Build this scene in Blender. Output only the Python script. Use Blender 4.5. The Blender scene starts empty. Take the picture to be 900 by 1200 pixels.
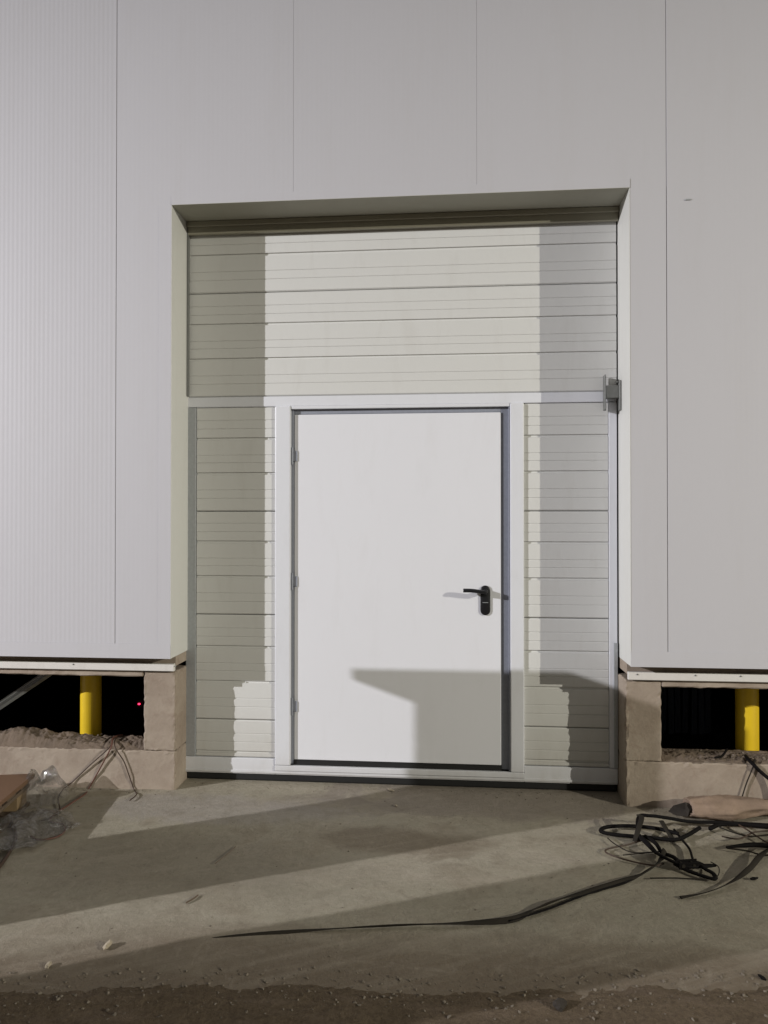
import bpy, bmesh, math, random
from mathutils import Vector, Matrix, noise
R = math.radians
S = bpy.context.scene
COL = S.collection
random.seed(7)

# ------------------------------------------------------------------ camera
F, CX, CY, CZ, YAW, PITCH = 868.0, 0.2856, -4.2724, 1.5364, 0.08759, 0.00924
cam_d = bpy.data.cameras.new('camera'); cam = bpy.data.objects.new('camera', cam_d); COL.objects.link(cam)
cam.location = (CX, CY, CZ); cam.rotation_euler = (R(90) + PITCH, 0, YAW)
cam_d.sensor_fit = 'VERTICAL'; cam_d.sensor_height = 24; cam_d.lens = 24 * F / 1200
cam_d.clip_start = 0.05; cam_d.clip_end = 500
S.camera = cam
S.render.resolution_x = 768; S.render.resolution_y = 1024
# ------------------------------------------------------------------ night sky glow
w = bpy.data.worlds.new('World'); S.world = w; w.use_nodes = True
bg = w.node_tree.nodes['Background']
bg.inputs[0].default_value = (1.0, 0.955, 0.84, 1); bg.inputs[1].default_value = 0.155
S.view_settings.view_transform = 'Standard'; S.view_settings.look = 'None'
S.view_settings.exposure = 0; S.view_settings.gamma = 1
# ------------------------------------------------------------------ the two floodlights (on masts built further down)
LA = Vector((-14.7, -8.2, 5.7)); LB = Vector((13.9, -8.2, 5.4))
def flood(loc, aim, power, colr):
    d = bpy.data.lights.new('floodlight', 'SPOT'); d.energy = power; d.color = colr
    d.spot_size = R(56); d.spot_blend = 1.0; d.shadow_soft_size = 0.045
    o = bpy.data.objects.new('floodlight_lamp', d); COL.objects.link(o); o.location = loc
    o.rotation_euler = (Vector(aim) - loc).to_track_quat('-Z', 'Y').to_euler()
    return o
flood(LA, (0, 0, -0.8), 12200, (1.0, 0.985, 1.02))
flood(LB, (0, 0, -0.8), 7000, (1.0, 0.96, 0.82))

# ------------------------------------------------------------------ helpers
def G(px, py, z=0.0):
    """point of the place at height z seen at a photograph position (used to measure the layout)"""
    X = (px - 450) / F; Z2 = -(py - 600) / F
    Y = math.cos(PITCH) - Z2 * math.sin(PITCH); Z = math.sin(PITCH) + Z2 * math.cos(PITCH)
    dx = X * math.cos(YAW) - Y * math.sin(YAW); dy = X * math.sin(YAW) + Y * math.cos(YAW)
    t = (z - CZ) / Z
    return Vector((CX + dx * t, CY + dy * t, z))
def V(px, py, Y):
    X = (px - 450) / F; Z2 = -(py - 600) / F
    Yc = math.cos(PITCH) - Z2 * math.sin(PITCH); Z = math.sin(PITCH) + Z2 * math.cos(PITCH)
    dx = X * math.cos(YAW) - Yc * math.sin(YAW); dy = X * math.sin(YAW) + Yc * math.cos(YAW)
    t = (Y - CY) / dy
    return Vector((CX + dx * t, Y, CZ + Z * t))

def thing(name, label, cat, loc=(0, 0, 0), rz=0, group=None):
    o = bpy.data.objects.new(name, None); COL.objects.link(o)
    o.location = loc; o.rotation_euler = (0, 0, rz); o.empty_display_size = .1
    o['label'] = label; o['category'] = cat
    if group: o['group'] = group
    return o
def obj(name, bm, mat, parent=None, smooth=False, label=None, kind=None):
    me = bpy.data.meshes.new(name); bm.normal_update(); bm.to_mesh(me); bm.free()
    o = bpy.data.objects.new(name, me); COL.objects.link(o); me.materials.append(mat)
    if smooth:
        for p in me.polygons: p.use_smooth = True
    if parent: o.parent = parent
    if label: o['label'] = label
    if kind: o['kind'] = kind
    return o
def tag(o, label, cat, group=None, kind=None):
    o['label'] = label; o['category'] = cat
    if group: o['group'] = group
    if kind: o['kind'] = kind
    return o
def struct(name, bm, mat, **k):
    o = obj(name, bm, mat, **k); o['kind'] = 'structure'; return o

def box(bm, x0, x1, y0, y1, z0, z1, bev=0.0, seg=1):
    vs = [bm.verts.new(p) for p in ((x0,y0,z0),(x1,y0,z0),(x1,y1,z0),(x0,y1,z0),(x0,y0,z1),(x1,y0,z1),(x1,y1,z1),(x0,y1,z1))]
    fs = [bm.faces.new([vs[i] for i in q]) for q in ((0,3,2,1),(4,5,6,7),(0,1,5,4),(1,2,6,5),(2,3,7,6),(3,0,4,7))]
    if bev > 0:
        es = list({e for f in fs for e in f.edges})
        bmesh.ops.bevel(bm, geom=es, offset=bev, segments=seg, profile=.5, affect='EDGES')
    return bm
def nb(): return bmesh.new()
def B(*a, **k): return box(nb(), *a, **k)

def smooth_path(pts, n=8):
    P = [Vector(p) for p in pts]; out = []
    for i in range(len(P) - 1):
        p0 = P[max(i-1, 0)]; p1 = P[i]; p2 = P[i+1]; p3 = P[min(i+2, len(P)-1)]
        for k in range(n):
            t = k / n
            out.append(.5 * ((2*p1) + (p2-p0)*t + (2*p0-5*p1+4*p2-p3)*t*t + (3*p1-p0-3*p2+p3)*t*t*t))
    out.append(P[-1]); return out
def tube(bm, pts, r, seg=8, n=8, flat=1.0, taper=None, twist=0.0):
    """sweep an ellipse (r wide, r*flat thick) along a smoothed path"""
    P = smooth_path(pts, n) if n else [Vector(p) for p in pts]
    rings = []; L = len(P)
    for i, p in enumerate(P):
        t = (P[min(i+1, L-1)] - P[max(i-1, 0)])
        if t.length < 1e-9: t = Vector((1, 0, 0))
        t.normalize(); up = Vector((0, 0, 1))
        if abs(t.z) > .97: up = Vector((0, 1, 0))
        s = t.cross(up).normalized(); u = s.cross(t).normalized()
        if twist:
            M = Matrix.Rotation(twist * math.sin(i * .21), 3, t); s = M @ s; u = M @ u
        rr = r * (taper(i / (L-1)) if taper else 1)
        rings.append([bm.verts.new(p + s*math.cos(a)*rr + u*math.sin(a)*rr*flat) for a in [2*math.pi*k/seg for k in range(seg)]])
    for a, b in zip(rings, rings[1:]):
        for k in range(seg): bm.faces.new((a[k], a[(k+1) % seg], b[(k+1) % seg], b[k]))
    bm.faces.new(rings[0][::-1]); bm.faces.new(rings[-1])
    return bm
def cyl(bm, c, r, z0, z1, seg=24, r2=None):
    r2 = r if r2 is None else r2
    a = [bm.verts.new((c[0]+r*math.cos(2*math.pi*k/seg), c[1]+r*math.sin(2*math.pi*k/seg), z0)) for k in range(seg)]
    b = [bm.verts.new((c[0]+r2*math.cos(2*math.pi*k/seg), c[1]+r2*math.sin(2*math.pi*k/seg), z1)) for k in range(seg)]
    for k in range(seg): bm.faces.new((a[k], a[(k+1)%seg], b[(k+1)%seg], b[k]))
    bm.faces.new(a[::-1]); bm.faces.new(b); return bm

# ------------------------------------------------------------------ materials
def ramp(nt, fac, stops):
    r = nt.nodes.new('ShaderNodeValToRGB'); e = r.color_ramp.elements
    e[0].position, e[0].color = stops[0][0], (*stops[0][1], 1); e[1].position, e[1].color = stops[-1][0], (*stops[-1][1], 1)
    for p, c in stops[1:-1]:
        q = e.new(p); q.color = (*c, 1)
    nt.links.new(fac, r.inputs[0]); return r.outputs[0]
def nz(nt, vec, scale, detail=6, rough=.6, dist=0):
    n = nt.nodes.new('ShaderNodeTexNoise'); n.inputs['Scale'].default_value = scale; n.inputs['Detail'].default_value = detail
    n.inputs['Roughness'].default_value = rough; n.inputs['Distortion'].default_value = dist
    nt.links.new(vec, n.inputs['Vector']); return n.outputs['Fac']
def mapping(nt, scale=(1,1,1), loc=(0,0,0)):
    t = nt.nodes.new('ShaderNodeNewGeometry'); m = nt.nodes.new('ShaderNodeMapping')
    m.inputs['Scale'].default_value = scale; m.inputs['Location'].default_value = loc
    nt.links.new(t.outputs['Position'], m.inputs[0]); return m.outputs[0]
def mixc(nt, f, a, b, mode='MIX'):
    m = nt.nodes.new('ShaderNodeMix'); m.data_type = 'RGBA'; m.blend_type = mode
    for i, v in ((0, f), (6, a), (7, b)):
        if hasattr(v, 'links'): nt.links.new(v, m.inputs[i])
        elif isinstance(v, tuple): m.inputs[i].default_value = (*v, 1)
        else: m.inputs[i].default_value = v
    return m.outputs[2]
def math_(nt, op, a, b=0.0, clamp=False):
    m = nt.nodes.new('ShaderNodeMath'); m.operation = op; m.use_clamp = clamp
    for i, v in enumerate((a, b)):
        if hasattr(v, 'links'): nt.links.new(v, m.inputs[i])
        else: m.inputs[i].default_value = v
    return m.outputs[0]
def bump(nt, h, strength, dist, normal=None):
    b = nt.nodes.new('ShaderNodeBump'); b.inputs['Strength'].default_value = strength; b.inputs['Distance'].default_value = dist
    nt.links.new(h, b.inputs['Height'])
    if normal: nt.links.new(normal, b.inputs['Normal'])
    return b.outputs[0]
def new(name, col=(.5,.5,.5), rough=.5, metal=0.0, spec=.5):
    m = bpy.data.materials.new(name); m.use_nodes = True; p = m.node_tree.nodes['Principled BSDF']
    p.inputs['Base Color'].default_value = (*col, 1); p.inputs['Roughness'].default_value = rough
    p.inputs['Metallic'].default_value = metal; p.inputs['Specular IOR Level'].default_value = spec
    return m, m.node_tree, p
def coated(name, col, rough=.45, dirt=.12, bumpy=.15, metal=0.0, dirt_col=(.30,.27,.22), low=None):
    """painted sheet: faint mottling, smudges and a slightly wavy face"""
    m, nt, p = new(name, col, rough, metal, .4)
    v = mapping(nt); n1 = nz(nt, v, 2.2, 5, .6); n2 = nz(nt, mapping(nt, (1, 1, .25), (3, 1, 7)), 9, 6, .65, .4)
    f = math_(nt, 'MULTIPLY', ramp(nt, n2, [(.52, (0,0,0)), (.78, (1,1,1))]), dirt)
    c = mixc(nt, f, tuple(col), dirt_col)
    c = mixc(nt, math_(nt, 'MULTIPLY', n1, .10), c, tuple(x*.72 for x in col))
    if low:                       # splash dirt rising from the ground
        g = nt.nodes.new('ShaderNodeNewGeometry'); s = nt.nodes.new('ShaderNodeSeparateXYZ'); nt.links.new(g.outputs['Position'], s.inputs[0])
        h = math_(nt, 'SUBTRACT', 1.0, math_(nt, 'DIVIDE', s.outputs[2], low), True)
        h = math_(nt, 'MULTIPLY', math_(nt, 'POWER', h, 1.6), math_(nt, 'ADD', n2, .1))
        c = mixc(nt, math_(nt, 'MULTIPLY', h, .75), c, dirt_col)
    nt.links.new(c, p.inputs['Base Color'])
    nt.links.new(math_(nt, 'ADD', math_(nt, 'MULTIPLY', n2, .25), rough - .12), p.inputs['Roughness'])
    nt.links.new(bump(nt, nz(nt, v, 14, 3), bumpy, .002), p.inputs['Normal'])
    return m
def cladding(name, col, rib):
    m, nt, p = new(name, col, .5, 0, .35)
    v = mapping(nt); n1 = nz(nt, v, .9, 4); n2 = nz(nt, mapping(nt, (1, 1, .12), (2, 0, 5)), 7, 6, .7)
    c = mixc(nt, math_(nt, 'MULTIPLY', ramp(nt, n2, [(.5, (0,0,0)), (.8, (1,1,1))]), .10), tuple(col), (.36,.33,.29))
    c = mixc(nt, math_(nt, 'MULTIPLY', n1, .10), c, tuple(x*.8 for x in col))
    nt.links.new(c, p.inputs['Base Color'])
    g = nt.nodes.new('ShaderNodeNewGeometry'); s = nt.nodes.new('ShaderNodeSeparateXYZ'); nt.links.new(g.outputs['Position'], s.inputs[0])
    wv = math_(nt, 'SINE', math_(nt, 'MULTIPLY', s.outputs[0], 2*math.pi/.0265))
    b1 = bump(nt, wv, rib, .0016)
    nt.links.new(bump(nt, nz(nt, v, 5, 3), .12, .006, b1), p.inputs['Normal'])
    return m
def concrete(name, col, dark, scale=1.0, pits=True, b=.5, rough=.85, tint=None):
    m, nt, p = new(name, col, rough, 0, .25)
    v = mapping(nt); n1 = nz(nt, v, 1.7*scale, 8, .62, .3); n2 = nz(nt, v, 22*scale, 8, .7); n3 = nz(nt, mapping(nt, (1,1,1), (9,4,2)), 5*scale, 7, .65, .8)
    c = mixc(nt, ramp(nt, n1, [(.35, (0,0,0)), (.68, (1,1,1))]), tuple(col), tuple(dark))
    c = mixc(nt, math_(nt, 'MULTIPLY', ramp(nt, n3, [(.55, (0,0,0)), (.7, (1,1,1))]), .45), c, tint or tuple(x*.62 for x in col))
    c = mixc(nt, math_(nt, 'MULTIPLY', n2, .35), c, tuple(x*.55 for x in col))
    nt.links.new(c, p.inputs['Base Color'])
    h = math_(nt, 'ADD', math_(nt, 'MULTIPLY', n2, .6), n3)
    nrm = bump(nt, h, b, .004)
    if pits:
        vo = nt.nodes.new('ShaderNodeTexVoronoi'); vo.inputs['Scale'].default_value = 38*scale; nt.links.new(v, vo.inputs['Vector'])
        pt = ramp(nt, vo.outputs['Distance'], [(.0, (0,0,0)), (.16, (1,1,1))]); nrm = bump(nt, pt, .5, .003, nrm)
    nt.links.new(nrm, p.inputs['Normal']); return m
def galv(name, col, rough=.38, metal=.75):
    m, nt, p = new(name, col, rough, metal, .5)
    v = mapping(nt); vo = nt.nodes.new('ShaderNodeTexVoronoi'); vo.inputs['Scale'].default_value = 60; nt.links.new(v, vo.inputs['Vector'])
    f = math_(nt, 'MULTIPLY', vo.outputs['Distance'], .35); n = nz(nt, mapping(nt, (1,1,.3)), 6, 6, .6)
    c = mixc(nt, f, tuple(col), tuple(x*.6 for x in col)); c = mixc(nt, math_(nt, 'MULTIPLY', n, .3), c, tuple(x*.5 for x in col))
    nt.links.new(c, p.inputs['Base Color']); nt.links.new(math_(nt, 'ADD', math_(nt, 'MULTIPLY', n, .3), rough-.1), p.inputs['Roughness'])
    return m
def plain(name, col, rough=.6, metal=0.0, var=.35, sc=12, b=.2, spec=.4):
    m, nt, p = new(name, col, rough, metal, spec); v = mapping(nt); n = nz(nt, v, sc, 6, .65)
    nt.links.new(mixc(nt, math_(nt, 'MULTIPLY', n, var*2), tuple(col), tuple(x*.5 for x in col)), p.inputs['Base Color'])
    nt.links.new(bump(nt, nz(nt, v, sc*4, 5), b, .002), p.inputs['Normal']); return m

M = {}
M['clad'] = cladding('cladding_white', (.495,.490,.520), .03)
M['clad_rib'] = cladding('cladding_white_microribbed', (.495,.490,.520), .11)
M['trim'] = coated('flashing_off_white', (.60,.60,.575), .5, .10)
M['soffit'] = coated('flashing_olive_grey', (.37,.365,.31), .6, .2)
M['panel'] = coated('door_panel_cream_white', (.595,.595,.58), .48, .14, .25, low=.55)
M['frame'] = coated('frame_white', (.655,.665,.705), .38, .12, low=.22)
M['leaf'] = coated('leaf_white', (.69,.695,.735), .42, .07, .2)
M['alu'] = galv('frame_blue_grey', (.33,.35,.41), .45, .3)
M['galv'] = galv('rail_galvanised', (.46,.48,.50), .45, .45)
M['galv_dark'] = galv('lock_galvanised', (.24,.245,.235), .45, .6)
M['rubber'] = plain('rubber_black', (.012,.012,.012), .7)
M['plastic'] = plain('handle_black_plastic', (.010,.010,.012), .35, var=.1, b=.05)
M['seal'] = plain('seal_dark', (.30,.285,.225), .6, var=.1)
M['shade_clod'] = plain('opening_shade_clod', (.035,.028,.022), .8)
M['conc'] = concrete('plinth_concrete', (.375,.315,.255), (.27,.215,.17), 2.6, b=.8, tint=(.20,.135,.10))
M['conc_rough'] = concrete('broken_concrete', (.24,.195,.155), (.15,.12,.095), 3.0, b=1.0)
M['ledge'] = coated('ledge_white', (.62,.60,.57), .5, .25)
M['inner'] = plain('interior_dark', (.012,.012,.014), .9)
M['yellow'] = plain('bollard_yellow', (.76,.52,.02), .4, var=.14, sc=14)
M['dirt'] = concrete('sill_dirt', (.19,.145,.11), (.11,.085,.065), 5.0, pits=False, b=1.0, rough=.95)
M['cable_black'] = plain('cable_black', (.007,.006,.006), .75, var=.2, spec=.08)
M['strap'] = plain('strap_dark_grey', (.030,.026,.021), .8, var=.35, sc=30, spec=.08)
M['cable_brown'] = plain('cable_brown', (.060,.036,.024), .6)
M['cable_red'] = plain('cable_red', (.13,.055,.038), .6)
M['wood'] = plain('timber_pale', (.25,.175,.095), .75, sc=20)
M['wood_dark'] = plain('timber_weathered', (.13,.095,.065), .8, sc=20)
M['card'] = plain('board_red_brown', (.155,.088,.050), .7, var=.2, sc=8)
M['cloth'] = concrete('sheet_beige', (.29,.21,.155), (.20,.145,.11), 4.5, pits=False, b=.9, rough=.8)
M['stone'] = concrete('rubble_stone', (.21,.18,.14), (.13,.11,.09), 9.0, pits=False)
M['scrap'] = plain('scrap_pale', (.42,.36,.27), .8, var=.4, sc=60)
M['blocks'] = concrete('grey_blocks', (.24,.235,.22), (.19,.18,.17), 2.0)
M['container'] = plain('container_blue', (.03,.07,.14), .5)
M['mast'] = galv('mast_galvanised', (.4,.41,.42))

# plastic film: mostly clear, milky folds, sharp glints
m = bpy.data.materials.new('clear_film'); m.use_nodes = True; nt = m.node_tree; nt.nodes.remove(nt.nodes['Principled BSDF'])
nrm = bump(nt, nz(nt, mapping(nt), 55, 5, .65, 1.2), 1.0, .035)
tr = nt.nodes.new('ShaderNodeBsdfTransparent'); tr.inputs[0].default_value = (.96,.95,.94,1)
gl = nt.nodes.new('ShaderNodeBsdfGlossy'); gl.inputs['Roughness'].default_value = .12; gl.inputs[0].default_value = (1,1,1,1); nt.links.new(nrm, gl.inputs['Normal'])
df = nt.nodes.new('ShaderNodeBsdfDiffuse'); df.inputs[0].default_value = (.55,.53,.52,1); nt.links.new(nrm, df.inputs['Normal'])
fr = nt.nodes.new('ShaderNodeFresnel'); fr.inputs[0].default_value = 1.5; nt.links.new(nrm, fr.inputs['Normal'])
m1 = nt.nodes.new('ShaderNodeMixShader'); m2 = nt.nodes.new('ShaderNodeMixShader')
nt.links.new(math_(nt, 'MULTIPLY', nz(nt, mapping(nt), 9, 4), .20), m1.inputs[0]); nt.links.new(tr.outputs[0], m1.inputs[1]); nt.links.new(df.outputs[0], m1.inputs[2])
nt.links.new(math_(nt, 'MULTIPLY', fr.outputs[0], .75), m2.inputs[0]); nt.links.new(m1.outputs[0], m2.inputs[1]); nt.links.new(gl.outputs[0], m2.inputs[2])
nt.links.new(m2.outputs[0], nt.nodes['Material Output'].inputs[0])
M['film'] = m
m, nt, p = new('dusty_strip', (.10,.12,.16), .5, 0, .4); p.inputs['Alpha'].default_value = .5; M['strip'] = m
m, nt, p = new('red_led', (.4,0,0)); p.inputs['Emission Color'].default_value = (1,.03,.10,1); p.inputs['Emission Strength'].default_value = 3.5; M['led'] = m
m, nt, p = new('lamp_glass', (.9,.9,.85)); p.inputs['Emission Color'].default_value = (1,.97,.9,1); p.inputs['Emission Strength'].default_value = 6; M['lamp'] = m

# ground concrete: trowelled yard slab with stains, dusty film and hairline scratches
m, nt, p = new('yard_concrete', (.27,.25,.21), .8, 0, .3)
v = mapping(nt); v2 = mapping(nt, (1,1,1), (5.2, 2.1, 0))
big = nz(nt, v, .85, 5, .55, .5); med = nz(nt, v2, 3.2, 8, .66, .6); fine = nz(nt, v, 34, 8, .75); spk = nz(nt, v2, 95, 4, .7)
streak = nz(nt, mapping(nt, (1, 5.5, 1), (1, 3, 0)), 2.2, 7, .65, .3)
c = mixc(nt, ramp(nt, big, [(.36, (0,0,0)), (.66, (1,1,1))]), (.325,.300,.232), (.385,.350,.28))
c = mixc(nt, math_(nt, 'MULTIPLY', ramp(nt, med, [(.50, (0,0,0)), (.66, (1,1,1))]), .55), c, (.225,.185,.135))
c = mixc(nt, math_(nt, 'MULTIPLY', ramp(nt, streak, [(.50, (0,0,0)), (.72, (1,1,1))]), .5), c, (.43,.38,.315))
# brown dried puddle by the middle and a damp purple-brown margin along the wall
def patch(cx, cy, rx, ry, gain, edge=.35):
    g = nt.nodes.new('ShaderNodeNewGeometry'); mp = nt.nodes.new('ShaderNodeMapping')
    mp.inputs['Location'].default_value = (-cx/rx, -cy/ry, 0); mp.inputs['Scale'].default_value = (1/rx, 1/ry, 0)
    nt.links.new(g.outputs['Position'], mp.inputs[0])
    l = nt.nodes.new('ShaderNodeVectorMath'); l.operation = 'LENGTH'; nt.links.new(mp.outputs[0], l.inputs[0])
    d = math_(nt, 'ADD', l.outputs['Value'], math_(nt, 'MULTIPLY', math_(nt, 'SUBTRACT', med, .5), 1.9))
    return math_(nt, 'MULTIPLY', ramp(nt, d, [(1-edge, (1,1,1)), (1+edge*.4, (0,0,0))]), gain)
c = mixc(nt, patch(-.85, -1.05, .85, .38, .55, .5), c, (.195,.17,.13))  # darker ground tone painted where the block stack's shade lies, to deepen it
c = mixc(nt, patch(.55, -1.28, 1.1, .2, .4, .5), c, (.26,.245,.185))
c = mixc(nt, patch(.02, -.72, .52, .17, .75), c, (.165,.128,.088))
c = mixc(nt, patch(.55, -.12, .95, .33, .62, .2), c, (.205,.170,.155))
c = mixc(nt, patch(-.35, -.30, .5, .14, .5), c, (.19,.16,.13))
c = mixc(nt, patch(-1.25, -1.9, .9, .2, .6), c, (.17,.13,.09))
c = mixc(nt, patch(-.1, -1.72, 1.6, .13, .65), c, (.16,.125,.088))
c = mixc(nt, patch(-.95, -.42, .75, .22, .5), c, (.33,.305,.30))
c = mixc(nt, patch(.3, -1.62, 2.0, .15, .5), c, (.17,.132,.092))
c = mixc(nt, math_(nt, 'MULTIPLY', ramp(nt, nz(nt, mapping(nt, (1,1,1), (7,7,0)), 11, 8, .72, .4), [(.5, (0,0,0)), (.66, (1,1,1))]), .38), c, (.17,.14,.105))
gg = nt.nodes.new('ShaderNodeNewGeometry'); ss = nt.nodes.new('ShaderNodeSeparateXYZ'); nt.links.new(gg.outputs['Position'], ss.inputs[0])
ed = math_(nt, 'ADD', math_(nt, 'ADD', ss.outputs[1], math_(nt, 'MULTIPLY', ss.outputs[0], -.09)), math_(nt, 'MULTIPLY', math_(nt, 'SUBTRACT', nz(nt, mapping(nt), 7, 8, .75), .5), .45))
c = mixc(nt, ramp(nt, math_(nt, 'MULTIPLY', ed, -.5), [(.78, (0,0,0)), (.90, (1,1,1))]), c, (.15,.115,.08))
g3 = nt.nodes.new('ShaderNodeNewGeometry')
mr2 = nt.nodes.new('ShaderNodeMapping'); mr2.inputs['Rotation'].default_value = (0, 0, -R(27)); nt.links.new(g3.outputs['Position'], mr2.inputs[0])
mr3 = nt.nodes.new('ShaderNodeMapping'); mr3.inputs['Scale'].default_value = (.55, 8, 1); nt.links.new(mr2.outputs[0], mr3.inputs[0])
c = mixc(nt, math_(nt, 'MULTIPLY', ramp(nt, nz(nt, mr3.outputs[0], 2.4, 8, .62, .3), [(.48, (0,0,0)), (.72, (1,1,1))]), .26), c, (.44,.395,.32))
for sc_, lo_, am_ in (((1, 6, 1), (2, 1, 0), .18), ((5, 2.4, 1), (5, 8, 0), .22)):
    c = mixc(nt, math_(nt, 'MULTIPLY', ramp(nt, nz(nt, mapping(nt, sc_, lo_), 3.2, 9, .72, .2), [(.56, (0,0,0)), (.66, (1,1,1))]), am_), c, (.46,.41,.34))
c = mixc(nt, math_(nt, 'MULTIPLY', fine, .62), c, (.14,.12,.09))
c = mixc(nt, math_(nt, 'MULTIPLY', ramp(nt, spk, [(.62, (0,0,0)), (.72, (1,1,1))]), .6), c, (.08,.065,.05))
nt.links.new(c, p.inputs['Base Color'])
vo = nt.nodes.new('ShaderNodeTexVoronoi'); vo.feature = 'DISTANCE_TO_EDGE'; vo.inputs['Scale'].default_value = .9; nt.links.new(mapping(nt, (1,1,1), (.3,.9,0)), vo.inputs['Vector'])
n1 = bump(nt, math_(nt, 'ADD', fine, math_(nt, 'MULTIPLY', med, 1.2)), .8, .008)
nt.links.new(n1, p.inputs['Normal'])
nt.links.new(math_(nt, 'ADD', math_(nt, 'MULTIPLY', med, .35), .55), p.inputs['Roughness'])
M['yard'] = m
m, nt, p = new('brown_soil', (.10,.07,.048), .95, 0, .15)
v = mapping(nt); a = nz(nt, v, 6, 8, .7); b_ = nz(nt, v, 60, 8, .75); st = nz(nt, mapping(nt, (1,3,1)), 3, 6, .6)
c = mixc(nt, a, (.125,.093,.060), (.205,.158,.108)); c = mixc(nt, ramp(nt, b_, [(.4, (0,0,0)), (.75, (1,1,1))]), c, (.075,.054,.037))
c = mixc(nt, math_(nt, 'MULTIPLY', ramp(nt, st, [(.5, (0,0,0)), (.7, (1,1,1))]), .6), c, (.21,.16,.12))
nt.links.new(c, p.inputs['Base Color']); nt.links.new(bump(nt, math_(nt, 'ADD', a, b_), 1.0, .022), p.inputs['Normal'])
M['soil'] = m

# ------------------------------------------------------------------ ground
def grid(x0, x1, y0, y1, nx, ny, hf):
    bm = nb(); vs = [[bm.verts.new((x0+(x1-x0)*i/nx, y0+(y1-y0)*j/ny, hf(x0+(x1-x0)*i/nx, y0+(y1-y0)*j/ny))) for i in range(nx+1)] for j in range(ny+1)]
    for j in range(ny):
        for i in range(nx): bm.faces.new((vs[j][i], vs[j][i+1], vs[j+1][i+1], vs[j+1][i]))
    return bm
def N(x, y, s, z=0): return noise.noise(Vector((x*s, y*s, z)))
def gh(x, y):
    e = min(1, max(0, (3.9-abs(x))/.6)) * min(1, max(0, (y+5.4)/.6)) * min(1, max(0, (-.01-y)/.12))
    return (N(x, y, 1.1)*.012 + N(x, y, 4, 3)*.004 + N(x, y, 14, 5)*.0012 - .003) * e
yb = grid(-4, 4, -5.5, .04, 260, 190, gh)
# the rest of the yard, butted round the fine part and running to the horizon
for (x0, x1, y0, y1) in ((-80, -4, -80, .04), (4, 80, -80, .04), (-4, 4, -80, -5.5)):
    vs = [yb.verts.new(q) for q in ((x0,y0,0),(x1,y0,0),(x1,y1,0),(x0,y1,0))]; yb.faces.new(vs)
for (x0, x1, y0, y1) in ((-80, -12.2, .04, 80), (12.2, 80, .04, 80), (-12.2, 12.2, 20.2, 80)):
    vs = [yb.verts.new(q) for q in ((x0,y0,0),(x1,y0,0),(x1,y1,0),(x0,y1,0))]; yb.faces.new(vs)
struct('yard_ground', yb, M['yard'], smooth=True)
def soil_edge(x):
    return -1.80 + .10*max(-1.5, min(1.5, x))*(1 if x > 0 else .9) + N(x, 0, 2.2, 1)*.06 + N(x, 0, 9, 2)*.022
def sh(x, y):
    d = soil_edge(x) - y
    base = -.014 + min(1, max(0, d + .04)/.16) * .022 + min(1, max(0, d)/1.2)*.02
    return base + (N(x, y, 6, 4)*.007 + N(x, y, 22, 6)*.006 + N(x, y, 60, 8)*.004) * min(1, max(0, d+.02)/.25) + N(x, y, 34, 2)*.003 + N(x, y, 80, 3)*.002 + gh(x, y)
struct('soil_strip', grid(-3.6, 3.4, -4.9, -1.45, 380, 200, sh), M['soil'], smooth=True)

# ------------------------------------------------------------------ the building
DC, DP = -.27, -.178
bld = thing('industrial_building', 'white panel clad industrial building on a raw concrete plinth', 'building'); bld['kind'] = 'thing'
XL, XR = -1.255, 1.237
ZT, ZB = 3.287, .762
WZ1 = 7.6
joints = [-1.577 - 1.0*k for k in range(10, 0, -1)] + [-1.577, -.567, .436, 1.428] + [1.428 + 1.0*k for k in range(1, 11)]
def wall_panel(pieces, ribbed):
    bm = nb()
    for (x0, x1, z0, z1, ca, cb) in pieces:      # ca, cb: chamfers of the two long edges
        g = .0005
        pr = [(x0+g, DP+.001), (x0+g, DC+ca*1.6), (x0+g+ca, DC), (x1-g-cb, DC), (x1-g, DC+cb*1.6), (x1-g, DP+.001)]
        lo = [bm.verts.new((a, b, z0)) for a, b in pr]; hi = [bm.verts.new((a, b, z1)) for a, b in pr]
        for i in range(6): bm.faces.new((lo[i], lo[(i+1) % 6], hi[(i+1) % 6], hi[i]))
        bm.faces.new(lo[::-1]); bm.faces.new(hi)
    bmesh.ops.recalc_face_normals(bm, faces=bm.faces[:])
    return obj('wall_panel', bm, M['clad_rib'] if ribbed else M['clad'], bld)
def ch(x): return .0004 if -1.0 < x < 1.0 else .0022
for a, b in zip(joints, joints[1:]):
    zb, zt = ZB+.004, ZT+.003
    if b <= XL - .05 or a >= XR + .05: wall_panel([(a, b, zb, WZ1, ch(a), ch(b))], b < -1.5)
    elif a < XL: wall_panel([(a, XL-.003, zb, zt, ch(a), .0005), (a, b, zt, WZ1, ch(a), ch(b))], False)   # cut round the opening
    elif b > XR: wall_panel([(XR+.003, b, zb, zt, .0005, ch(b)), (a, b, zt, WZ1, ch(a), ch(b))], False)
    else: wall_panel([(a, b, zt, WZ1, ch(a), ch(b))], False)
# dark backing behind the joints
obj('backing_sheet', box(box(box(nb(), -11.6, XL-.02, DP+.003, DP+.02, .78, WZ1), XR+.02, 11.6, DP+.003, DP+.02, .78, WZ1), XL-.02, XR+.02, DP+.003, DP+.02, ZT+.02, WZ1), M['clad'], bld)
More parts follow.
